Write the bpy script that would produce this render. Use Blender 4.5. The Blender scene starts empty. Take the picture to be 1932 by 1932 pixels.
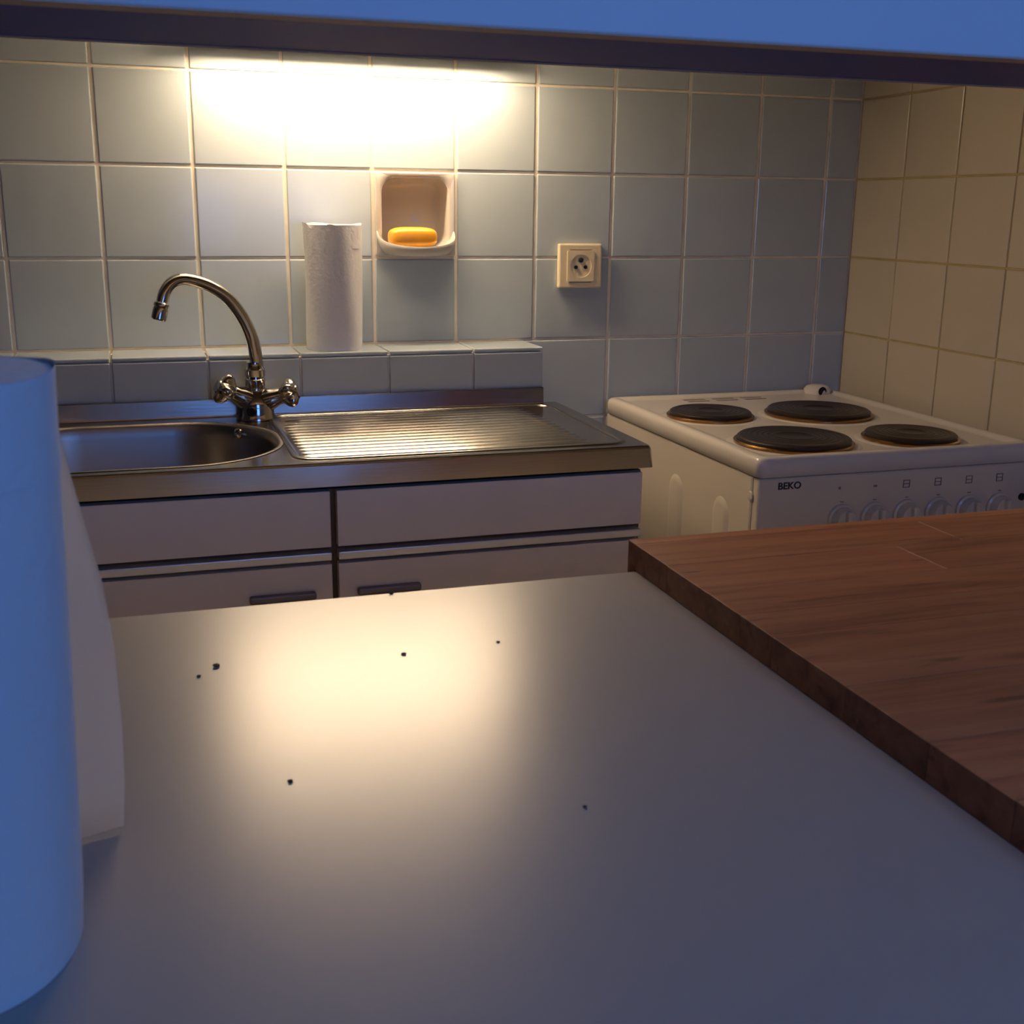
import bpy, bmesh, math, random
from mathutils import Vector, Matrix, Euler
random.seed(7)
C = bpy.context.scene.collection
sc = bpy.context.scene
Z0 = 0.965          # all coordinates below use the tiled ledge's top as z=0; everything is lifted by Z0 at the end
PI = math.pi

# ------------------------------------------------------------------ camera, world, lights, exposure
cam = bpy.data.objects.new('camera', bpy.data.cameras.new('camera'))
cam.location = (0.04905, -2.1006, 0.2408)
cam.rotation_euler = Euler((1.314541, -0.0109217, -0.3078048), 'XYZ')
cam.data.sensor_width = 36.0
cam.data.lens = 2183.45 * 36.0 / 1932.0
cam.data.clip_start = 0.02
cam.data.dof.use_dof = True
cam.data.dof.focus_distance = 2.1
cam.data.dof.aperture_fstop = 24.0
C.objects.link(cam); sc.camera = cam

SKY = (0.13, 0.33, 1.0)
SKY_STRENGTH = 4.8
LAMP = (1.0, 0.745, 0.49)
LAMP_STRENGTH = 125.0
w = bpy.data.worlds.new('dusk'); sc.world = w; w.use_nodes = True
w.node_tree.nodes['Background'].inputs[0].default_value = (*SKY, 1)
w.node_tree.nodes['Background'].inputs[1].default_value = SKY_STRENGTH
WIN = (0.15, 0.95, 0.02, 1.10)   # window opening in the rear wall: x0, x1, z0, z1
REAR = -2.9
pl = bpy.data.lights.new('window_portal', 'AREA'); pl.shape = 'RECTANGLE'
pl.size = WIN[1]-WIN[0]; pl.size_y = WIN[3]-WIN[2]; pl.cycles.is_portal = True
po = bpy.data.objects.new('window_portal', pl); C.objects.link(po)
po.location = ((WIN[0]+WIN[1])/2, REAR-0.1, (WIN[2]+WIN[3])/2); po.rotation_euler = (PI/2, 0, 0)
vs = sc.view_settings
vs.view_transform = 'Standard'; vs.look = 'None'; vs.exposure = 0.0; vs.gamma = 1.0; vs.use_curve_mapping = False

# ------------------------------------------------------------------ materials
def lin(c):
    return tuple((v/255/12.92 if v/255 <= 0.04045 else ((v/255+0.055)/1.055)**2.4) for v in c)
def mat(name, rgb, rough=0.5, metal=0.0, spec=0.5, var=0.0, vscale=10.0, vstretch=(1,1,1), rvar=0.0, rscale=10.0,
        bump=0.0, bscale=50.0, bstretch=(1,1,1), rand=0.0, emit=None, estr=0.0, coat=0.0, ani=0.0):
    m = bpy.data.materials.new(name); m.use_nodes = True
    nt = m.node_tree; N = nt.nodes; L = nt.links; b = N['Principled BSDF']
    col = lin(rgb)
    b.inputs['Base Color'].default_value = (*col, 1)
    b.inputs['Roughness'].default_value = rough; b.inputs['Metallic'].default_value = metal
    b.inputs['Specular IOR Level'].default_value = spec
    b.inputs['Coat Weight'].default_value = coat
    tc = N.new('ShaderNodeTexCoord')
    def noise(scale, stretch, detail=4):
        mp = N.new('ShaderNodeMapping'); mp.inputs['Scale'].default_value = stretch
        L.new(tc.outputs['Object'], mp.inputs['Vector'])
        n = N.new('ShaderNodeTexNoise'); n.inputs['Scale'].default_value = scale; n.inputs['Detail'].default_value = detail
        L.new(mp.outputs[0], n.inputs['Vector']); return n
    if var or rand:
        hsv = N.new('ShaderNodeHueSaturation'); hsv.inputs['Color'].default_value = (*col, 1)
        src = None
        if var:
            n = noise(vscale, vstretch)
            mr = N.new('ShaderNodeMapRange'); mr.inputs[1].default_value = 0.25; mr.inputs[2].default_value = 0.75
            mr.inputs[3].default_value = 1-var; mr.inputs[4].default_value = 1+var
            L.new(n.outputs['Fac'], mr.inputs[0]); src = mr.outputs[0]
        if rand:
            oi = N.new('ShaderNodeObjectInfo')
            mr2 = N.new('ShaderNodeMapRange'); mr2.inputs[3].default_value = 1-rand; mr2.inputs[4].default_value = 1+rand
            L.new(oi.outputs['Random'], mr2.inputs[0])
            if src:
                mm = N.new('ShaderNodeMath'); mm.operation = 'MULTIPLY'
                L.new(src, mm.inputs[0]); L.new(mr2.outputs[0], mm.inputs[1]); src = mm.outputs[0]
            else: src = mr2.outputs[0]
        L.new(src, hsv.inputs['Value']); L.new(hsv.outputs[0], b.inputs['Base Color'])
    if rvar:
        n = noise(rscale, (1, 1, 1), 6)
        mr = N.new('ShaderNodeMapRange'); mr.inputs[1].default_value = 0.3; mr.inputs[2].default_value = 0.7
        mr.inputs[3].default_value = max(0.02, rough-rvar); mr.inputs[4].default_value = rough+rvar
        L.new(n.outputs['Fac'], mr.inputs[0]); L.new(mr.outputs[0], b.inputs['Roughness'])
    if bump:
        n = noise(bscale, bstretch)
        bp = N.new('ShaderNodeBump'); bp.inputs['Strength'].default_value = bump; bp.inputs['Distance'].default_value = 0.002
        L.new(n.outputs['Fac'], bp.inputs['Height']); L.new(bp.outputs[0], b.inputs['Normal'])
    if emit:
        b.inputs['Emission Color'].default_value = (*emit, 1); b.inputs['Emission Strength'].default_value = estr
    return m

def wood_mat():
    m = bpy.data.materials.new('beech_wood'); m.use_nodes = True
    nt = m.node_tree; N = nt.nodes; L = nt.links; b = N['Principled BSDF']
    tc = N.new('ShaderNodeTexCoord'); oi = N.new('ShaderNodeObjectInfo')
    off = N.new('ShaderNodeVectorMath'); off.operation = 'SCALE'; off.inputs[0].default_value = (3.1, 7.7, 1.3)
    L.new(oi.outputs['Random'], off.inputs['Scale'])
    ad = N.new('ShaderNodeVectorMath'); ad.operation = 'ADD'
    L.new(tc.outputs['Object'], ad.inputs[0]); L.new(off.outputs[0], ad.inputs[1])
    mp = N.new('ShaderNodeMapping'); mp.inputs['Scale'].default_value = (2.2, 26, 26); L.new(ad.outputs[0], mp.inputs[0])
    n1 = N.new('ShaderNodeTexNoise'); n1.inputs['Scale'].default_value = 2.2; n1.inputs['Detail'].default_value = 7; n1.inputs['Distortion'].default_value = 0.6
    L.new(mp.outputs[0], n1.inputs['Vector'])
    n2 = N.new('ShaderNodeTexNoise'); n2.inputs['Scale'].default_value = 5; n2.inputs['Detail'].default_value = 3
    L.new(ad.outputs[0], n2.inputs['Vector'])
    cr = N.new('ShaderNodeValToRGB')
    e = cr.color_ramp.elements
    e[0].position = 0.22; e[0].color = (*lin((112, 62, 42)), 1)
    e[1].position = 0.75; e[1].color = (*lin((196, 134, 92)), 1)
    k = e.new(0.45); k.color = (*lin((172, 108, 72)), 1)
    L.new(n1.outputs['Fac'], cr.inputs[0])
    mp3 = N.new('ShaderNodeMapping'); mp3.inputs['Scale'].default_value = (9, 60, 60); L.new(ad.outputs[0], mp3.inputs[0])
    n3 = N.new('ShaderNodeTexNoise'); n3.inputs['Scale'].default_value = 1.6; n3.inputs['Detail'].default_value = 2; L.new(mp3.outputs[0], n3.inputs['Vector'])
    fl = N.new('ShaderNodeMapRange'); fl.inputs[1].default_value = 0.66; fl.inputs[2].default_value = 0.76; fl.inputs[3].default_value = 1.0; fl.inputs[4].default_value = 0.55
    L.new(n3.outputs['Fac'], fl.inputs[0])
    v = N.new('ShaderNodeMapRange'); v.inputs[3].default_value = 0.8; v.inputs[4].default_value = 1.1; L.new(oi.outputs['Random'], v.inputs[0])
    v2 = N.new('ShaderNodeMapRange'); v2.inputs[1].default_value = .3; v2.inputs[2].default_value = .7; v2.inputs[3].default_value = 0.86; v2.inputs[4].default_value = 1.1; L.new(n2.outputs['Fac'], v2.inputs[0])
    mu = N.new('ShaderNodeMath'); mu.operation = 'MULTIPLY'; L.new(v.outputs[0], mu.inputs[0]); L.new(v2.outputs[0], mu.inputs[1])
    mu2 = N.new('ShaderNodeMath'); mu2.operation = 'MULTIPLY'; L.new(mu.outputs[0], mu2.inputs[0]); L.new(fl.outputs[0], mu2.inputs[1])
    h = N.new('ShaderNodeHueSaturation'); L.new(cr.outputs[0], h.inputs['Color']); L.new(mu2.outputs[0], h.inputs['Value'])
    sx = N.new('ShaderNodeSeparateXYZ'); L.new(tc.outputs['Normal'], sx.inputs[0])      # darker end grain, with the shade of the board's side added in colour
    ab = N.new('ShaderNodeMath'); ab.operation = 'ABSOLUTE'; L.new(sx.outputs[0], ab.inputs[0])
    eg = N.new('ShaderNodeMapRange'); eg.inputs[1].default_value = .5; eg.inputs[2].default_value = .9; eg.inputs[3].default_value = 1.0; eg.inputs[4].default_value = .55
    L.new(ab.outputs[0], eg.inputs[0])
    h2 = N.new('ShaderNodeHueSaturation'); L.new(h.outputs[0], h2.inputs['Color']); L.new(eg.outputs[0], h2.inputs['Value'])
    L.new(h2.outputs[0], b.inputs['Base Color'])
    b.inputs['Roughness'].default_value = 0.5; b.inputs['Specular IOR Level'].default_value = 0.35
    bp = N.new('ShaderNodeBump'); bp.inputs['Strength'].default_value = 0.12; bp.inputs['Distance'].default_value = 0.001
    L.new(n1.outputs['Fac'], bp.inputs['Height']); L.new(bp.outputs[0], b.inputs['Normal'])
    return m

M = {}
M['tile_blue'] = mat('tile_blue_glaze', (176, 186, 190), 0.14, rand=0.03, var=0.02, vscale=14, bump=0.02, bscale=9)
M['tile_cream'] = mat('tile_cream_glaze', (176, 166, 148), 0.24, rand=0.03, var=0.02, vscale=12, bump=0.02, bscale=9)
M['grout'] = mat('cream_grout', (236, 224, 202), 0.85, var=0.12, vscale=25)
M['grout_old'] = mat('ochre_grout', (158, 140, 92), 0.85, var=0.2, vscale=25)
M['paint'] = mat('wall_paint', (150, 144, 136), 0.8, var=0.02)
M['ceiling'] = mat('ceiling_paint', (185, 182, 176), 0.85, var=0.02)
M['floor'] = mat('floor_vinyl', (150, 134, 112), 0.5, var=0.12, vscale=6)
M['steel'] = mat('brushed_steel', (160, 154, 146), 0.20, metal=1.0, var=0.03, vscale=5, rvar=0.03, rscale=9, bump=0.02, bscale=20, bstretch=(1, 14, 14))
M['steel_bowl'] = mat('satin_steel_bowl', (150, 144, 138), 0.33, metal=1.0, var=0.05, vscale=7)
M['chrome'] = mat('worn_chrome', (196, 190, 180), 0.12, metal=1.0, var=0.08, vscale=30, rvar=0.06, rscale=40)
M['dark_hole'] = mat('dark_void', (12, 11, 11), 0.8)
M['laminate'] = mat('worktop_laminate', (182, 172, 162), 0.282, spec=0.55, bump=0.04, bscale=22)
M['edge_band'] = mat('worktop_edge', (180, 170, 156), 0.5)
M['front'] = mat('cabinet_front', (220, 205, 190), 0.5, var=0.02, vscale=20)
M['bar_base'] = mat('bar_base_white', (234, 226, 212), 0.5)
M['carcass'] = mat('brown_carcass', (108, 84, 58), 0.7, var=0.1)
M['alu'] = mat('aluminium_strip', (214, 212, 210), 0.35, metal=0.6)
M['pull'] = mat('grey_pull', (120, 110, 106), 0.45, metal=0.3)
M['enamel'] = mat('white_enamel', (200, 193, 182), 0.2, var=0.015, vscale=8)
M['enamel_side'] = mat('painted_side', (200, 191, 176), 0.38, var=0.015, vscale=8)
M['iron'] = mat('cast_iron', (38, 29, 25), 0.4, metal=0.25, var=0.25, vscale=25)
M['ring'] = mat('tempered_ring', (150, 112, 70), 0.22, metal=1.0, var=0.15, vscale=30)
M['print'] = mat('black_print', (40, 36, 40), 0.5)
M['greyprint'] = mat('grey_print', (128, 116, 110), 0.6)
M['paper'] = mat('tissue_paper', (232, 230, 228), 0.95, spec=0.1, bump=0.5, bscale=120)
def sheet_mat():
    m = mat('thin_tissue', (232, 230, 228), 0.95, spec=0.1, bump=0.4, bscale=120)
    nt = m.node_tree; N = nt.nodes; pb = N['Principled BSDF']
    tr = N.new('ShaderNodeBsdfTranslucent'); tr.inputs[0].default_value = (*lin((236, 230, 222)), 1)
    mx = N.new('ShaderNodeMixShader'); mx.inputs[0].default_value = 0.65
    nt.links.new(pb.outputs[0], mx.inputs[1]); nt.links.new(tr.outputs[0], mx.inputs[2]); nt.links.new(mx.outputs[0], N['Material Output'].inputs[0])
    return m
M['sheet'] = sheet_mat()
M['core'] = mat('card_core', (150, 128, 104), 0.9)
M['porcelain'] = mat('white_porcelain', (188, 183, 174), 0.12)
M['soap'] = mat('orange_soap', (226, 158, 44), 0.35, var=0.06, vscale=30)
M['plastic'] = mat('cream_plastic', (230, 214, 178), 0.35)
M['well'] = mat('shaded_plastic', (112, 104, 88), 0.4)  # shade inside the socket recess, put into the plastic's colour
M['cab_white'] = mat('cabinet_white', (238, 239, 241), 0.5, var=0.015)
M['cab_brown'] = mat('cabinet_underside', (212, 188, 164), 0.6, var=0.08, vscale=12)
M['cab_under'] = mat('blue_lit_carcass', (62, 74, 168), 0.6, var=0.03, vscale=8)  # blue daylight bounce on the dim underside, put into the base colour
M['lamp_metal'] = mat('lamp_metal', (206, 202, 196), 0.5)
M['tube'] = mat('lit_tube', (255, 240, 210), 0.4, emit=LAMP, estr=LAMP_STRENGTH)
M['wood'] = wood_mat()
M['crumb'] = mat('dark_crumb', (62, 50, 40), 0.8)

# ------------------------------------------------------------------ mesh helpers
WORLD = {}      # object -> absolute base position of its thing
def mesh_from(bm, smooth=False, angle=35):
    me = bpy.data.meshes.new('m')
    bmesh.ops.recalc_face_normals(bm, faces=bm.faces[:])
    if smooth:
        for f in bm.faces: f.smooth = True
        for e in bm.edges:
            if len(e.link_faces) == 2 and e.calc_face_angle(0) > math.radians(angle): e.smooth = False
    bm.to_mesh(me); bm.free(); return me
def tag(o, label=None, cat=None, group=None, kind=None):
    if label: o['label'] = label
    if cat: o['category'] = cat
    if group: o['group'] = group
    if kind: o['kind'] = kind
    return o
def empty(name, loc, label, cat, group=None):
    o = bpy.data.objects.new(name, None); o.empty_display_size = 0.05
    o.location = loc; C.objects.link(o); WORLD[o.name] = Vector(loc)
    return tag(o, label, cat, group)
def obj(name, bm, m, parent=None, smooth=False, angle=35, base=None, label=None):
    """bm is in absolute coordinates; the object's origin becomes its thing's base."""
    p = WORLD[parent.name] if parent else Vector(base or (0, 0, 0))
    bmesh.ops.translate(bm, verts=bm.verts[:], vec=-p)
    me = mesh_from(bm, smooth, angle); me.materials.append(m); me.name = name
    o = bpy.data.objects.new(name, me); C.objects.link(o)
    if parent: o.parent = parent
    else: o.location = p
    WORLD[o.name] = p
    if label: o['label'] = label
    return o
def nb(): return bmesh.new()
def box(bm, x0, x1, y0, y1, z0, z1, bev=0.0, seg=2):
    t = bmesh.new()
    bmesh.ops.create_cube(t, size=1.0)
    for v in t.verts:
        v.co = Vector(((x0+x1)/2+v.co.x*(x1-x0), (y0+y1)/2+v.co.y*(y1-y0), (z0+z1)/2+v.co.z*(z1-z0)))
    if bev: bmesh.ops.bevel(t, geom=t.edges[:], offset=bev, segments=seg, profile=0.5, affect='EDGES')
    me = bpy.data.meshes.new('t'); t.to_mesh(me); t.free(); bm.from_mesh(me); bpy.data.meshes.remove(me)
    return bm
def bx(*a, **k): return box(nb(), *a, **k)
def rings(bm, loops, close=True, cap0=False, cap1=False):
    vv = [[bm.verts.new(p) for p in l] for l in loops]
    for a, b in zip(vv, vv[1:]):
        n = len(a)
        for i in range(n if close else n-1):
            bm.faces.new((a[i], a[(i+1) % n], b[(i+1) % n], b[i]))
    if cap0: bm.faces.new(vv[0])
    if cap1: bm.faces.new(list(reversed(vv[-1])))
    return vv
def lathe(bm, prof, origin=(0,0,0), axis='z', n=40, cap0=True, cap1=True):
    """prof: list of (radius, height)."""
    o = Vector(origin); L = []
    for r, h in prof:
        l = []
        for i in range(n):
            a = 2*PI*i/n
            q = {'z': (r*math.cos(a), r*math.sin(a), h), 'y': (r*math.cos(a), h, r*math.sin(a)), 'x': (h, r*math.cos(a), r*math.sin(a))}[axis]
            l.append(o+Vector(q))
        L.append(l)
    rings(bm, L, cap0=cap0, cap1=cap1); return bm
def lathe_dir(bm, prof, origin, direction, n=28):
    q = Vector(direction).normalized().to_track_quat('Z', 'Y'); o = Vector(origin)
    L = [[o+q @ Vector((r*math.cos(2*PI*i/n), r*math.sin(2*PI*i/n), h)) for i in range(n)] for r, h in prof]
    rings(bm, L, cap0=True, cap1=True); return bm
def catmull(P, k=8):
    P = [Vector(p) for p in P]; Q = [2*P[0]-P[1]]+P+[2*P[-1]-P[-2]]; out = []
    for i in range(1, len(Q)-2):
        a, b, c, d = Q[i-1:i+3]
        for j in range(k):
            t = j/k
            out.append(0.5*((2*b)+(c-a)*t+(2*a-5*b+4*c-d)*t*t+(3*b-a-3*c+d)*t**3))
    out.append(P[-1]); return out
def tube(bm, path, rad, n=18, cap=True):
    path = [Vector(p) for p in path]; L = []; ref = None
    for i, p in enumerate(path):
        t = (path[min(i+1, len(path)-1)]-path[max(i-1, 0)]).normalized()
        if ref is None: ref = Vector((0, 0, 1)).cross(t); ref = ref.normalized() if ref.length > 1e-3 else Vector((1, 0, 0))
        ref = (ref-t*ref.dot(t)).normalized(); b = t.cross(ref)
        r = rad(i/(len(path)-1)) if callable(rad) else rad
        L.append([p+ref*(r*math.cos(2*PI*k/n))+b*(r*math.sin(2*PI*k/n)) for k in range(n)])
    rings(bm, L, cap0=cap, cap1=cap); return bm
def rrect(x0, x1, y0, y1, r, n=10):
    """rounded rectangle outline, counter-clockwise."""
    out = []
    for cx, cy, a0 in ((x1-r, y1-r, 0), (x0+r, y1-r, 90), (x0+r, y0+r, 180), (x1-r, y0+r, 270)):
        for i in range(n+1):
            a = math.radians(a0+90*i/n); out.append((cx+r*math.cos(a), cy+r*math.sin(a)))
    return out
def text_mesh(txt, size, origin, bold=0.0, depth=0.0006, sx=1.0):
    cu = bpy.data.curves.new('t', 'FONT'); cu.body = txt; cu.size = size; cu.extrude = depth; cu.offset = bold; cu.align_x = 'CENTER'; cu.align_y = 'CENTER'
    to = bpy.data.objects.new('t', cu); C.objects.link(to)
    bpy.context.view_layer.update()
    me = bpy.data.meshes.new_from_object(to.evaluated_get(bpy.context.evaluated_depsgraph_get()))
    bpy.data.objects.remove(to)
    bm = nb(); bm.from_mesh(me)
    for v in bm.verts:
        x, y, z = v.co; v.co = Vector((origin[0]+x*sx, origin[1]-z, origin[2]+y))
    return bm

# ------------------------------------------------------------------ the setting
T = 0.1525; XC = 1.444; XL = -2.2; FLOOR = -Z0; CEIL = 1.47
def struct(name, bm, m, label=None):
    o = obj(name, bm, m); o['kind'] = 'structure'
    if label: o['label'] = label
    return o
struct('floor', bx(XL-.1, XC+.1, REAR-.15, 0.12, FLOOR-.08, FLOOR), M['floor'], 'brown vinyl kitchen floor')
struct('ceiling', bx(XL-.1, XC+.1, REAR-.15, 0.12, CEIL, CEIL+.08), M['ceiling'], 'plain painted ceiling')
GY = 0.0022     # grout face behind the tile faces
NX0, NX1, NZ0, NZ1 = 3*T+.004, 4*T-.004, T+.004, 2*T-.004      # niche cut for the soap dish
b = nb()
box(b, XL-.1, NX0, GY, 0.12, FLOOR, CEIL); box(b, NX1, XC+.1, GY, 0.12, FLOOR, CEIL)
box(b, NX0, NX1, GY, 0.12, FLOOR, NZ0); box(b, NX0, NX1, GY, 0.12, NZ1, CEIL); box(b, NX0, NX1, 0.07, 0.12, NZ0, NZ1)
wall_back = struct('wall_back', b, M['grout'], 'light blue tiled kitchen wall behind the sink')
wall_right = struct('wall_right', bx(XC+GY, XC+.1, REAR, 0.0, FLOOR, CEIL), M['grout_old'], 'cream tiled wall beside the cooker')
struct('wall_left', bx(XL-.1, XL, REAR, 0.0, FLOOR, CEIL), M['paint'], 'painted wall on the left')
b = nb()
box(b, XL-.1, WIN[0], REAR-.12, REAR, FLOOR, CEIL); box(b, WIN[1], XC+.1, REAR-.12, REAR, FLOOR, CEIL)
box(b, WIN[0], WIN[1], REAR-.12, REAR, FLOOR, WIN[2]); box(b, WIN[0], WIN[1], REAR-.12, REAR, WIN[3], CEIL)
struct('wall_rear', b, M['paint'], 'painted wall with a wide window opposite the sink')
b = nb()
for x in (WIN[0]+.03, (WIN[0]+WIN[1])/2, WIN[1]-.03): box(b, x-.03, x+.03, REAR-.08, REAR-.03, WIN[2], WIN[3])
box(b, WIN[0], WIN[1], REAR-.081, REAR-.029, WIN[2], WIN[2]+.05); box(b, WIN[0], WIN[1], REAR-.081, REAR-.029, WIN[3]-.05, WIN[3])
struct('window_1', b, M['cab_white'], 'white framed window opposite the sink')

TILES = {}
def tile_mesh(w, h, m, d=0.007, bev=0.0022):
    k = (round(w, 4), round(h, 4), m.name)
    if k not in TILES:      # tile lies in the xz plane, face at y=0 looking to -y
        t = nb(); box(t, -w/2, w/2, 0, d, -h/2, h/2, bev=bev, seg=2)
        me = mesh_from(t, False); me.materials.append(m); me.name = 'tile'; TILES[k] = me
    return TILES[k]
def put_tile(parent, me, loc, rz=0.0, rx=0.0, tilt=0.25):
    o = bpy.data.objects.new('tile', me); C.objects.link(o); o.parent = parent
    o.location = Vector(loc)-WORLD[parent.name]
    j = lambda: math.radians(random.uniform(-tilt, tilt))
    o.rotation_euler = (rx+j(), 0, rz+j()); return o
G = 0.0052
def xspans(c0, c1):
    return [(c*T, (c+1)*T) for c in range(c0, c1)]
LEDGE_X = 0.742
cols = xspans(-6, 9)+[(9*T, XC)]
for r in range(0, 5):
    for x0, x1 in cols:
        if r == 1 and abs(x0-3*T) < 1e-4: continue          # the soap dish takes this place
        o = put_tile(wall_back, tile_mesh(x1-x0-G, T-.0038, M['tile_blue']), ((x0+x1)/2, 0.0, (r+.5)*T))
        if r == 1 and abs(x0) < 1e-4: o.rotation_euler = (math.radians(-0.35), 0, math.radians(-0.6))
for r in (-1, -2, -3):
    for x0, x1 in [(LEDGE_X+.002, 6*T)]+xspans(6, 9)+[(9*T, XC)]:
        put_tile(wall_back, tile_mesh(x1-x0-G, T-.0038, M['tile_blue']), ((x0+x1)/2, 0.0, (r+.5)*T))
ys = [(-0.154, 0.0)]+[(-0.154-(k+1)*T, -0.154-k*T) for k in range(9)]
for r in range(-3, 5):
    for y0, y1 in ys:
        me = tile_mesh(y1-y0-.0028, T-.0028, M['tile_cream'])
        put_tile(wall_right, me, (XC, (y0+y1)/2, (r+.5)*T), rz=PI/2*-1)
# the tiled ledge behind the sink
LY = -0.121
ledge = struct('trim_1', bx(-0.92, LEDGE_X-.006, LY+.006, GY, FLOOR, -.0075), M['grout'], 'low tiled ledge running behind the sink')
lx = xspans(-6, 4)+[(4*T, LEDGE_X)]
for x0, x1 in lx:
    o = put_tile(ledge, tile_mesh(x1-x0-.003, -LY-.009, M['tile_blue']), ((x0+x1)/2, LY/2-.0035, 0.0), rx=-PI/2, tilt=.1)
    put_tile(ledge, tile_mesh(x1-x0-.003, 0.148, M['tile_blue']), ((x0+x1)/2, LY, -.008-.074), tilt=.1)

# ------------------------------------------------------------------ cabinet hanging over the bar, wall cabinet over the sink with its lamp
HF, HB, HZ = -1.43, -1.235, .3455
hc = empty('hanging_cabinet', (.2, (HF+HB)/2, HZ), 'white cabinet hanging over the bar counter along the top of the view', 'cabinet')
obj('carcass', bx(-1.0, XC-.004, HF+.019, HB-.004, HZ, CEIL-.002), M['cab_under'], hc, label='carcass and underside with blue bounced light in its colour')
obj('rear_edge', bx(-1.0, XC-.004, HB-.004, HB, HZ-.001, CEIL-.002), M['cab_brown'], hc, label='brown edge facing the kitchen')
for x0, x1 in ((-.998, -.65), (-.647, XC-.006)):
    d = obj('door', bx(x0, x1, HF, HF+.018, HZ-.0055, CEIL-.01, bev=.0012), M['cab_white'], hc)
    obj('edge_band', bx(x0, x1, HF+.001, HF+.0185, HZ-.0062, HZ-.0054), M['cab_brown'], d, label='brown lower edge')

uc = empty('wall_cabinet', (0.2, -.165, .528), 'white wall cabinet above the sink and its lamp', 'cabinet')
obj('body', bx(-.9, XC-.004, -.31, -.0075, .562, 1.25), M['cab_white'], uc)
obj('front_rail', bx(-.9, XC-.004, -.31, -.294, .528, .562), M['cab_white'], uc)
for x0, x1 in ((-.898, -.33), (-.327, .24), (.243, .84), (.843, XC-.006)):
    obj('door', bx(x0, x1, -.330, -.3115, .528, 1.248, bev=.0015), M['cab_white'], uc)

lamp = empty('under_cabinet_lamp', (.428, -.06, .562), 'warm tube lamp under the wall cabinet, lighting the tiles', 'lamp')
b = nb(); box(b, .15, .706, -.120, -.037, .540, .561, bev=.003)
obj('housing', b, M['lamp_metal'], lamp)
obj('rear_skirt', bx(.15, .706, -.0405, -.0375, .494, .541), M['lamp_metal'], lamp)
for x in (.165, .691):
    obj('tube_socket', bx(x-.012, x+.012, -.092, -.058, .4995, .540, bev=.003), M['lamp_metal'], lamp)
obj('tube', lathe(nb(), [(.0125, .177), (.0125, .679)], (0, -.075, .519), 'x', 24), M['tube'], lamp, smooth=True)

# ------------------------------------------------------------------ sink unit: base cabinets, steel sink top, mixer tap
SX0, SX1, SY0, SY1, SZ = -0.235, 0.766, -0.54, -0.122, -0.100
def base_unit(x0, x1, pull_x, label):
    t = empty('base_cabinet', ((x0+x1)/2, -.33, FLOOR), label, 'cabinet', 'base cabinets under the sink top')
    obj('body', bx(x0, x1, -.518, -.130, FLOOR+.1, -.30), M['carcass'], t)
    b = nb(); box(b, x0, x1, -.518, -.505, -.30, -.142); box(b, x0, x0+.012, -.505, -.130, -.30, -.142); box(b, x1-.012, x1, -.505, -.130, -.30, -.142)
    obj('top_frame', b, M['carcass'], t)
    obj('plinth', bx(x0, x1, -.47, -.45, FLOOR, FLOOR+.1), M['carcass'], t)
    d = obj('drawer_front', bx(x0+.0045, x1-.0045, -.536, -.519, -.2225, -.1415, bev=.0012), M['front'], t)
    obj('grip_strip', bx(x0+.0045, x1-.0045, -.540, -.519, -.2415, -.2295, bev=.0015), M['alu'], d, label='bright aluminium grip strip')
    g = obj('door', bx(x0+.0045, x1-.0045, -.536, -.519, FLOOR+.105, -.2475, bev=.0012), M['front'], t)
    obj('pull', bx(pull_x-.046, pull_x+.046, -.548, -.536, -.295, -.284, bev=.003), M['pull'], g, label='slim grey bar pull')
    return t
base_unit(SX0+.005, .2898, .215, 'cream cabinet under the sink bowl, its pull at the right')
base_unit(.2902, .7625, .366, 'cream cabinet under the drainboard, its pull at the left')

sink = empty('sink_top', (.265, -.33, SZ-.033), 'stainless steel sink top with round-ended bowl and ribbed drainboard', 'sink')
BX0, BX1, BY0, BY1, BR = -0.20, 0.238, -0.518, -0.182, 0.150
hole = rrect(BX0, BX1, BY0, BY1, BR, 16)
outer = rrect(SX0, SX1, SY0, SY1, .006, 4)
b = nb()
def loop_edges(bm, pts, z):
    v = [bm.verts.new((x, y, z)) for x, y in pts]
    return [bm.edges.new((v[i], v[(i+1) % len(v)])) for i in range(len(v))], v
e1, v1 = loop_edges(b, outer, SZ); e2, v2 = loop_edges(b, hole, SZ)
bmesh.ops.triangle_fill(b, edges=e1+e2, use_beauty=True)
for f in b.faces:
    if f.normal.z < 0: f.normal_flip()
vv = [v1]
for dz, ins in ((-.0012, -.0012), (-.004, -.0026), (-.033, -.0056)):
    pts = rrect(SX0+ins, SX1-ins, SY0+ins, SY1, .006, 4)
    nv = [b.verts.new((x, y, SZ+dz)) for x, y in pts]
    for i in range(len(nv)): b.faces.new((vv[-1][i], vv[-1][(i+1) % len(nv)], nv[(i+1) % len(nv)], nv[i]))
    vv.append(nv)
obj('top_sheet', b, M['steel'], sink, smooth=True, angle=15)
b = nb(); loops = []
for ins, dz in ((-.004, .0008), (-.001, .0016), (.002, .0006), (.005, -.004), (.008, -.02), (.014, -.11), (.022, -.135), (.04, -.148), (.08, -.152), (.13, -.154)):
    r = max(.012, BR-ins)
    loops.append([(x, y, SZ+dz) for x, y in rrect(BX0+ins, BX1-ins, BY0+ins, BY1-ins, min(r, (BY1-BY0)/2-ins-.001), 16)])
rings(b, loops, cap1=True)
bowl = obj('bowl', b, M['steel_bowl'], sink, smooth=True, angle=60)
obj('overflow', lathe_dir(nb(), [(.0085, -.003), (.0085, .002), (.006, .004), (.003, .0045)], (.187, -.2325, -.112), (-.72, -.69, .1), 20), M['chrome'], bowl, smooth=True)
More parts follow.
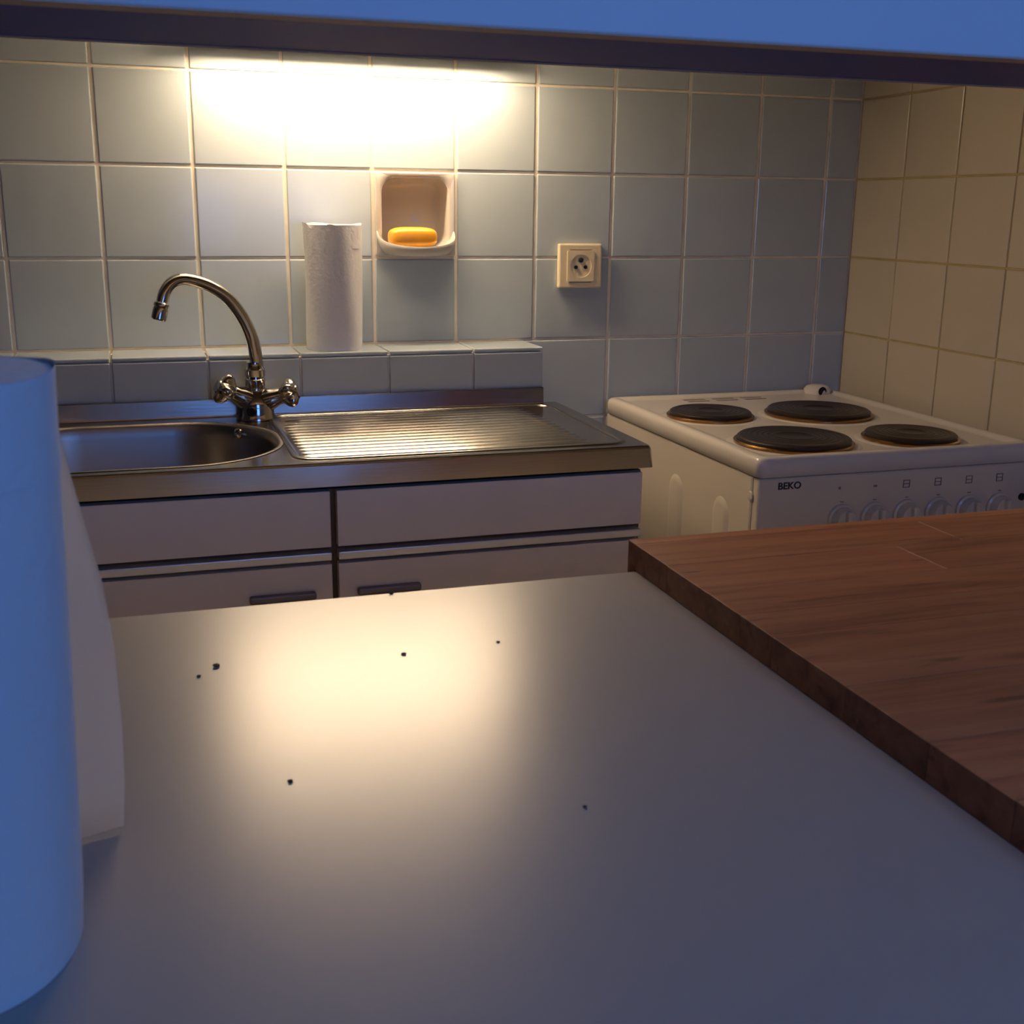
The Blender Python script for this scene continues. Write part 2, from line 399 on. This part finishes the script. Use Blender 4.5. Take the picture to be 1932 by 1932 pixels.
obj('drain', lathe(nb(), [(.035, -.001), (.035, .002), (.028, .001), (.02, -.002)], (.02, -.35, SZ-.1535), 'z', 28), M['chrome'], bowl, smooth=True)
b = nb(); x0, x1 = SX0, LEDGE_X-.004       # leans back a little
rings(b, [[(x, -.1357, SZ-.001), (x, -.1347, SZ+.002), (x, -.1322, -.0725), (x, -.1312, -.0712), (x, -.1225, -.0712), (x, -.1225, SZ-.001)] for x in (x0, x1)], cap0=True, cap1=True)
obj('upstand', b, M['steel'], sink, label='low steel upstand along the ledge')
# rolled bead that frames the drainboard
b = nb()
bead = [(x, y, SZ+.0004) for x, y in rrect(.246, .742, -.515, -.150, .03, 6)]
L = []
n = len(bead)
for k in range(9):
    a = PI*k/8; off = .006*math.cos(a); hz = .0028*math.sin(a)
    L.append([(x, y, SZ+hz-.0003) for x, y in rrect(.246-off, .742+off, -.515-off, -.150+off, .03+off, 6)])
rings(b, L)
obj('rim_bead', b, M['steel'], sink, smooth=True)
# the ribs of the drainboard run left to right
DX0, DX1, DY0, DY1, NR = .256, .690, -.500, -.172, 14
per = (DY1-DY0)/NR
for k in range(NR):
    yc = DY0+per*(k+.5); b = nb(); L = []
    NXs = 14
    xs = [DX0, DX0+.003, DX0+.008, DX0+.014]+[DX0+.02+(DX1-DX0-.05)*i/NXs for i in range(NXs+1)]+[DX1-.015, DX1-.004, DX1]
    for x in xs:
        s = min(1, (x-DX0)/.014)**.6*min(1, (DX1-x)/.03)
        hw = per*.44*(0.25+.75*min(1, (x-DX0)/.014))
        L.append([(x, yc-hw+2*hw*j/8, SZ+.0001+.0030*s*math.sin(PI*j/8)**1.3) for j in range(9)])
    rings(b, L, close=False)
    obj('rib', b, M['steel'], sink, smooth=True, angle=80)

# mixer tap
tap = empty('mixer_tap', (.2235, -.170, SZ), 'old chrome two-handle mixer tap with a swan-neck spout at the sink', 'tap')
TB = Vector((.2235, -.170, SZ))
b = lathe(nb(), [(.031, .0005), (.031, .004), (.0285, .008), (.0285, .022), (.0265, .032), (.021, .041), (.0165, .047), (.0155, .054), (.0165, .056), (.0165, .066), (.0125, .070)], TB, 'z', 32)
body = obj('body', b, M['chrome'], tap, smooth=True)
obj('screw_cap', lathe_dir(nb(), [(.0085, -.006), (.0085, .001), (.006, .003), (.0035, .0015), (.001, .0015)], TB+Vector((-.010, -.0262, .017)), (-.3, -1, 0.1), 18), M['dark_hole'], body)
def lobed(prof, o, d, n=48, ph=0.0):
    q = d.to_track_quat('Z', 'Y'); L = []
    for r, h, w_ in prof:
        L.append([o+q @ Vector((r*(1+w_*math.cos(4*(2*PI*i/n)+ph))*math.cos(2*PI*i/n), r*(1+w_*math.cos(4*(2*PI*i/n)+ph))*math.sin(2*PI*i/n), h)) for i in range(n)])
    b = nb(); rings(b, L, cap0=True, cap1=True); return b
def handle(side):
    d = Vector((-.84, -.28, .46)) if side < 0 else Vector((.88, -.32, .30)); d.normalize()
    o = TB+Vector((0, 0, .026))
    b = lathe_dir(nb(), [(.0190, .008), (.0185, .024), (.0165, .032), (.0145, .038), (.0135, .046)], o, d, 28)
    h = obj('handle', b, M['chrome'], tap, smooth=True)
    obj('handle_head', lobed([(.0120, .043, 0), (.0140, .047, .10), (.0185, .053, .22), (.0205, .059, .26), (.0205, .064, .26), (.0180, .069, .24), (.0120, .072, .12), (.0110, .0725, 0), (.0100, .0745, 0), (.004, .0755, 0)], o, d, ph=.6 if side < 0 else 2.2), M['chrome'], h, smooth=True, angle=50)
handle(-1); handle(1)
SP = [(0.2245, -0.170, -0.0409), (0.2262, -0.170, -0.026), (0.2262, -0.170, 0.0047), (0.2203, -0.171, 0.0354), (0.2078, -0.176, 0.0659), (0.1879, -0.184, 0.0954), (0.1653, -0.193, 0.1136), (0.1412, -0.202, 0.125), (0.1172, -0.212, 0.1298), (0.1009, -0.219, 0.1248), (0.0898, -0.224, 0.1124), (0.0841, -0.227, 0.0967), (0.081, -0.228, 0.0848)]
b = tube(nb(), catmull(SP, 8), lambda t: .0112-.0022*t, 20)
spout = obj('spout', b, M['chrome'], tap, smooth=True)
obj('spout_nut', lathe(nb(), [(.0135, .068), (.0165, .071), (.0165, .082), (.0135, .086), (.0125, .094)], TB, 'z', 24), M['chrome'], spout, smooth=True)
e = Vector(SP[-1]); d = (Vector(SP[-1])-Vector(SP[-2])).normalized()
obj('aerator', lathe_dir(nb(), [(.0098, -.012), (.0120, -.010), (.0120, -.006), (.0108, -.004), (.0118, 0), (.0118, .014), (.0098, .016)], e, d, 24), M['chrome'], spout, smooth=True)

# ------------------------------------------------------------------ electric cooker
KX0, KX1, KY0, KY1 = .910, 1.412, -.615, -.012
ck = empty('electric_cooker', ((KX0+KX1)/2, -.31, FLOOR), 'white freestanding electric cooker with four solid hotplates in the corner', 'cooker')
obj('body', bx(KX0+.003, KX1-.003, KY0+.022, KY1, FLOOR+.03, -.1445, bev=.004), M['enamel_side'], ck)
# pressed grooves on the left side
for yy in (-.335, -.500):
    b = nb(); L = []
    for ins_, dx in ((0, .0), (.003, .0012), (.008, .0028), (.013, .0034)):
        hw = .027-ins_
        l = [(KX0+.003-dx, yy-hw, -.62+ins_), (KX0+.003-dx, yy-hw, -.225)]
        l += [(KX0+.003-dx, yy-hw*math.cos(PI*i/10), -.225+hw*math.sin(PI*i/10)) for i in range(1, 10)]
        l += [(KX0+.003-dx, yy+hw, -.225), (KX0+.003-dx, yy+hw, -.62+ins_)]
        L.append(l)
    rings(b, L, cap1=True)
    obj('side_swage', b, M['enamel_side'], ck, smooth=True)
obj('side_dimple', lathe(nb(), [(.008, .0), (.007, -.002), (.003, -.003)], (KX0+.003, -.590, -.176), 'x', 14), M['enamel_side'], ck, smooth=True)
# hob: rounded raised rim around a shallow pan
b = nb(); loops = []
for ins, z in ((.002, -.1442), (0, -.1425), (0, -.124), (.0015, -.118), (.005, -.1145), (.010, -.1132), (.017, -.1135), (.022, -.1155), (.026, -.1180), (.034, -.1185)):
    loops.append([(x, y, z) for x, y in rrect(KX0+ins, KX1-ins, KY0+ins, KY1-ins, max(.004, .014-ins*.3), 6)])
rings(b, loops, cap0=True, cap1=True)
hob = obj('hob', b, M['enamel'], ck, smooth=True, angle=60)
for n_, (x, y, r) in enumerate(((1.018, -.245, .074), (1.222, -.275, .093), (1.036, -.500, .091), (1.243, -.518, .074))):
    b = nb(); lathe(b, [(r+.016, -.1186), (r+.012, -.1172), (r+.004, -.1176)], (x, y, 0), 'z', 48)
    obj('plate_seat', b, M['enamel'], hob, smooth=True)
    prof = [(r-.002, -.1175), (r-.001, -.1080), (r-.004, -.1056), (r-.010, -.1050)]
    k = r-.014
    while k > r*.36:
        prof += [(k, -.1050), (k-.001, -.1056), (k-.004, -.1056), (k-.005, -.1050)]; k -= .009
    prof += [(r*.32, -.1050), (r*.30, -.1062), (.003, -.1062)]
    hp = obj('hotplate', lathe(nb(), prof, (x, y, 0), 'z', 56), M['iron'], ck, smooth=True, angle=40)
    obj('trim_ring', lathe(nb(), [(r+.004, -.1182), (r+.0045, -.1140), (r+.002, -.1120), (r-.0015, -.1120)], (x, y, 0), 'z', 56, cap0=False, cap1=False), M['ring'], hp, smooth=True)
for g in range(3):
    for q in range(2):
        x = 1.055+g*.062; y = -.060-q*.020
        obj('vent_slot', bx(x, x+.045, y-.004, y+.004, -.1187, -.1176, bev=.0005), M['greyprint'], hob)
hx = KX1-.045
b = nb(); lathe(b, [(.028, -.125), (.027, -.110), (.022, -.104), (.013, -.101)], (hx, KY1-.026, 0), 'z', 24)
hg = obj('hinge_boss', b, M['enamel'], hob, smooth=True)
obj('hinge_hole', lathe(nb(), [(.009, .0), (.009, -.0013)], (hx-.004, KY1-.0515, -.1115), 'y', 16), M['dark_hole'], hg)
cp = obj('control_panel', bx(KX0+.004, KX1-.004, KY0+.004, KY0+.022, -.262, -.1455, bev=.003), M['enamel_side'], ck)
obj('logo', text_mesh('BEKO', .0150, (.966, KY0+.0036, -.1588), bold=.0003, sx=1.05), M['print'], cp, label='black lettering')
KXS = [1.060, 1.1185, 1.177, 1.2355, 1.294, 1.3525]
for i, x in enumerate(KXS):
    kz = -.2165
    kn = obj('knob', lathe(nb(), [(.0235, .0), (.0230, -.004), (.0200, -.006), (.0185, -.016), (.0165, -.0195), (.010, -.0205)], (x, KY0+.004, kz), 'y', 32), M['enamel'], ck, smooth=True)
    obj('grip', bx(x-.0045, x+.0045, KY0-.025, KY0-.008, kz-.017, kz+.017, bev=.003), M['enamel'], kn)
    obj('index_mark', bx(x-.003, x+.003, KY0+.0033, KY0+.0045, kz+.0262, kz+.0275), M['greyprint'], cp)
    sy = KY0+.0034
    if i == 0:
        obj('symbol', bx(x-.008, x-.004, sy, sy+.001, -.1695, -.1655), M['greyprint'], cp)
    elif i == 1:
        obj('symbol', bx(x-.004, x+.002, sy, sy+.001, -.1695, -.1665), M['greyprint'], cp)
    else:
        b = nb(); s = .0062
        for a, c_ in ((-s, -s+.0012), (s-.0012, s)): box(b, x+a-.003, x+c_-.003, sy, sy+.001, -.168-s, -.168+s)
        for a, c_ in ((-s, -s+.0012), (s-.0012, s), (-.0006, .0006)): box(b, x-s-.003, x+s-.003, sy, sy+.001, -.168+a, -.168+c_)
        obj('symbol', b, M['greyprint'], cp)
obj('pilot_light', lathe(nb(), [(.006, .0), (.006, -.003), (.004, -.004)], (1.397, KY0+.004, -.203), 'y', 16), M['dark_hole'], cp)
dr = obj('oven_door', bx(KX0+.004, KX1-.004, KY0+.002, KY0+.022, -.76, -.268, bev=.004), M['enamel_side'], ck)
obj('oven_window', bx(KX0+.08, KX1-.08, KY0, KY0+.003, -.62, -.38), M['dark_hole'], dr)
b = tube(nb(), [(KX0+.06, KY0-.034, -.305), (KX1-.06, KY0-.034, -.305)], .010, 14)
for x in (KX0+.08, KX1-.08): box(b, x-.008, x+.008, KY0-.034, KY0+.003, -.313, -.297)
obj('door_handle', b, M['enamel'], dr, smooth=True)
obj('drawer', bx(KX0+.004, KX1-.004, KY0+.004, KY0+.022, FLOOR+.05, -.766, bev=.003), M['enamel_side'], ck)
for x in (KX0+.05, KX1-.05):
    for y in (KY0+.07, KY1-.06):
        obj('foot', lathe(nb(), [(.016, FLOOR), (.016, FLOOR+.031)], (x, y, 0), 'z', 12), M['dark_hole'], ck)

# ------------------------------------------------------------------ soap dish and soap, socket
sd = empty('soap_dish', (3.5*T, 0, T), 'white porcelain soap dish set into the tiled wall', 'soap dish')
b = nb(); NP = 9
def rr3(x0, x1, z0, z1, r, y): return [(x, y, z) for x, z in rrect(x0, x1, z0, z1, r, NP)]
cx = 3.5*T
L = [rr3(cx-.0735, cx+.0735, T+.003, 2*T-.003, .003, .006), rr3(cx-.0735, cx+.0735, T+.003, 2*T-.003, .003, -.003),
     rr3(cx-.0715, cx+.0715, T+.005, 2*T-.005, .004, -.006), rr3(cx-.064, cx+.064, T+.012, 2*T-.010, .024, -.006),
     rr3(cx-.061, cx+.061, T+.014, 2*T-.013, .026, -.003), rr3(cx-.060, cx+.060, T+.015, 2*T-.014, .026, .020),
     rr3(cx-.057, cx+.057, T+.017, 2*T-.018, .026, .048), rr3(cx-.050, cx+.050, T+.024, 2*T-.026, .022, .056)]
rings(b, L, cap1=True)
obj('niche', b, M['porcelain'], sd, smooth=True, angle=50)
b = nb(); L = []
n = 28
def scoop(s, zs, zf, y0=-.003, depth=.056, half=.0725):
    out = []
    for i in range(n+1):
        u = PI*i/n
        out.append((cx+half*s*math.cos(u), y0-depth*s*math.sin(u)**.8, zs-(zs-zf)*math.sin(u)**.55))
    return out
for s, zs, zf in ((.30, .1570, .1560), (.62, .1575, .1560), (.85, .165, .1575), (.95, .180, .1615), (.99, .194, .1670), (1.0, .2005, .1715),
                  (.985, .2025, .1740), (.955, .2015, .1735), (.93, .196, .1700), (.88, .187, .1700), (.75, .1765, .1705), (.5, .1715, .1712), (.2, .1712, .1712)):
    L.append(scoop(s, zs, zf))
rings(b, L, close=False)
obj('tray', b, M['porcelain'], sd, smooth=True, angle=70)
def superell(bm, c, a, b_, cc, e1=.45, e2=.6, nu=36, nv=18):
    f = lambda v, e: math.copysign(abs(v)**e, v)
    L = []
    for j in range(1, nv):
        ph = -PI/2+PI*j/nv
        L.append([(c[0]+a*f(math.cos(ph), e1)*f(math.cos(2*PI*i/nu), e2), c[1]+b_*f(math.cos(ph), e1)*f(math.sin(2*PI*i/nu), e2), c[2]+cc*f(math.sin(ph), e1)) for i in range(nu)])
    rings(bm, L, cap0=True, cap1=True); return bm
so = obj('soap_bar', superell(nb(), (.5235, -.024, .1895), .0435, .025, .0180, .6, .6), M['soap'], smooth=True, angle=80, base=(.5235, -.024, .1715))
tag(so, 'yellow-orange bar of soap lying in the soap dish', 'soap')

sk = empty('power_socket', (.850, 0, .137), 'cream wall socket on the tiles between soap dish and cooker', 'socket')
OX, OZ = .850, .1375
obj('frame', bx(OX-.0435, OX+.0435, -.0125, 0.0, OZ-.041, OZ+.041, bev=.003), M['plastic'], sk)
b = nb(); L = [rr3(OX-.027, OX+.027, OZ-.028, OZ+.028, .002, -.0125), rr3(OX-.027, OX+.027, OZ-.028, OZ+.028, .002, -.0145)]
L += [[(OX+.0215*math.cos(math.radians(a_)), -.0145, OZ+.0215*math.sin(math.radians(a_))) for a_ in [90*q+90*i/NP for q in range(4) for i in range(NP+1)]]]
L += [[(OX+.020*math.cos(math.radians(a_)), -.003, OZ+.020*math.sin(math.radians(a_))) for a_ in [90*q+90*i/NP for q in range(4) for i in range(NP+1)]]]
rings(b, L)
ins = obj('insert', b, M['plastic'], sk, smooth=True, angle=30)
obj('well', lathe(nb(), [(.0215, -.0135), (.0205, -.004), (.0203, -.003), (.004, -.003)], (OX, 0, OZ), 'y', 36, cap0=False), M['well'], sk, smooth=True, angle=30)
for dx in (-.0095, .0095):
    obj('contact_hole', lathe(nb(), [(.0035, .0), (.0035, -.0145)], (OX+dx, -.0, OZ-.002), 'y', 14), M['dark_hole'], ins)
obj('earth_pin', lathe(nb(), [(.0045, .0), (.0045, -.0155), (.002, -.0165)], (OX, 0, OZ+.011), 'y', 14), M['dark_hole'], ins, label='dark earth pin')
for dz in (-.030, .030): obj('groove', bx(OX-.022, OX+.022, -.0129, -.0123, OZ+dz-.0005, OZ+dz+.0005), M['carcass'], sk)

# ------------------------------------------------------------------ paper roll on the ledge
pr = empty('paper_roll', (.374, -.064, 0), 'white kitchen paper roll standing on the tiled ledge', 'paper roll')
def roll(parent, c0, c1, R, H, z0, n=72, topf=None, radf=None):
    b = nb(); L = []
    for k in range(13):
        t = k/12; cxx = c0[0]+(c1[0]-c0[0])*t; cyy = c0[1]+(c1[1]-c0[1])*t; l = []
        for i in range(n):
            a = 2*PI*i/n
            r = R*(1 + (.012 if k in (0,) else 0)*-1)+(radf(a, t) if radf else 0)
            z = z0+H*t+((topf(a) if topf else 0)*t**6)
            l.append((cxx+r*math.cos(a), cyy+r*math.sin(a), z))
        L.append(l)
    obj('outer_sheet', mirror_close(b, L), M['paper'], parent, smooth=True, angle=50)
    # wound layers seen from above, and the card core
    b = nb()
    P = [(R*.985, -.04), (R*.98, -.0012), (R*.93, -.0008), (R*.85, -.0012), (R*.78, -.0008), (R*.6, -.0012), (R*.5, -.0008), (R*.42, -.0012), (R*.40, -.003), (R*.40, -.08)]
    lathe(b, P, (c1[0], c1[1], z0+H), 'z', 48, cap0=False, cap1=True)
    obj('wound_layers', b, M['paper'], parent, smooth=True, angle=40)
    b = nb(); lathe(b, [(R*.40, -.05), (R*.40, -.001), (R*.375, -.001), (R*.375, -.05)], (c1[0], c1[1], z0+H), 'z', 36, cap0=False, cap1=True)
    obj('card_core', b, M['core'], parent, smooth=True, angle=40)
def mirror_close(b, L):
    rings(b, L, cap0=True); return b
def adist(a, d): 
    x = (a-math.radians(d)+PI) % (2*PI)-PI; return abs(math.degrees(x))
roll(pr, (.373, -.064), (.3745, -.064), .0485, .212, .0003,
     topf=lambda a: .006*max(0, 1-adist(a, 185)/25)-.021*max(0, 1-adist(a, 228)/24)-.004*max(0, 1-adist(a, 300)/60)+.002*math.cos(3*a),
     radf=lambda a, t: .0042*t**3*max(0, 1-adist(a, 188)/22)+.0012*math.sin(5*a+3*t))

# ------------------------------------------------------------------ bar counter in the foreground
CZ = -.070
CFAR, CNEAR, CX0, CX1 = -1.197, -1.800, -1.0, 1.35
bc = empty('bar_counter', (.2, -1.5, FLOOR), 'bar counter with a pale satin worktop in the foreground', 'counter')
obj('worktop', bx(CX0, CX1, CNEAR, CFAR, CZ-.036, CZ, bev=.0025, seg=3), M['laminate'], bc)
obj('base', bx(CX0+.02, CX1-.02, CNEAR+.12, CFAR-.03, FLOOR+.1, CZ-.036), M['bar_base'], bc)
obj('plinth', bx(CX0+.05, CX1-.05, CNEAR+.17, CFAR-.08, FLOOR, FLOOR+.1), M['carcass'], bc)
for x, y, r_, lab in ((.0839, -1.3222, .0036, 'largest dark crumb on the worktop, left of the lamp reflection'),
                    (.0713, -1.3372, .0022, 'small dark crumb close beside the largest crumb'),
                    (.2141, -1.336, .0024, 'dark crumb in the middle of the lamp reflection'),
                    (.1122, -1.5049, .0022, 'dark crumb on the worktop in front of the lamp reflection'),
                    (.2333, -1.201, .0026, 'dark crumb right at the far edge of the worktop'),
                    (.2597, -1.5782, .0016, 'tiny dark crumb nearest the camera on the worktop'),
                    (.2864, -1.3316, .0018, 'tiny dark crumb at the right end of the lamp reflection')):
    b = nb(); r_ *= .8; bmesh.ops.create_icosphere(b, subdivisions=1, radius=r_)
    for v in b.verts: v.co = Vector((v.co.x*random.uniform(.8, 1.3)+x, v.co.y*random.uniform(.7, 1.2)+y, v.co.z*.45+CZ+r_*.42))
    tag(obj('crumb', b, M['crumb'], base=(x, y, CZ)), lab, 'crumb', 'crumbs on the worktop')

# wooden board
BZ = CZ+.0245; BX = .4545; BXE = 1.06; BFAR = -1.1805
bd = empty('wooden_board', (.75, -1.45, CZ), 'brown wooden board of glued staves on the bar counter', 'board')
yb = [BFAR, -1.1965, -1.262, -1.333, -1.388, -1.434, -1.5245, -1.606, -1.675, -1.745]
for i, (y1, y0) in enumerate(zip(yb, yb[1:])):
    z0 = CZ+.0003
    cuts = [BX, BXE] if i in (0, 4) else [BX, BX+random.uniform(.20, .42), BXE]
    if i == 0: cuts = [BX, BXE]
    for x0, x1 in zip(cuts, cuts[1:]):
        dz = random.uniform(0, .0003)
        zb = CZ-.028 if i == 0 else z0
        obj('lip' if i == 0 else 'stave', bx(x0+.00015, x1-.00015, y0+.00015, y1-.00015, zb, BZ-dz, bev=.0004, seg=1), M['wood'], bd)

# near paper roll with a loose sheet end
nr = empty('paper_roll', (-.0505, -1.616, CZ), 'large white kitchen paper roll on the bar counter at the left edge', 'paper roll')
RB, RT, RR, RH = Vector((-.0500, -1.616, 0)), Vector((-.0410, -1.620, 0)), .0580, .2495
roll(nr, RB, RT, RR, RH, CZ+.0003, n=96, topf=lambda a: .001*math.sin(4*a+1), radf=lambda a, t: .0004*math.sin(6*a+4*t))
b = nb(); L = []
edge = [(-.0700, .0240), (-.045, .0262), (-.010, .0272), (.030, .0265), (.065, .0235), (.100, .0170), (.135, .0105), (.160, .000), (.176, -.012)]
for z, xe in edge:
    t = (z-CZ)/RH; c = RB.lerp(RT, t); l = []
    y_e = -1.532-.006*t
    p0 = Vector((c.x-.010, c.y+RR*.985, z)); p3 = Vector((xe, y_e, z))
    p1 = p0+Vector((.022, .004, 0)); p2 = p3+Vector((-.016, -.003+.004*math.sin(9*t), 0))
    for k in range(15):
        s = k/14
        q = p0*(1-s)**3+p1*3*s*(1-s)**2+p2*3*s*s*(1-s)+p3*s**3
        if z < -.06: q.z += .0008+.0012*s
        l.append(q)
    L.append(l)
rings(b, L, close=False)
bmesh.ops.solidify(b, geom=b.faces[:], thickness=.0006)
obj('loose_sheet', b, M['sheet'], nr, smooth=True, angle=60)

# ------------------------------------------------------------------ lift everything so that the floor lies at z=0
for o in list(bpy.data.objects):
    if o.parent is None: o.location.z += Z0
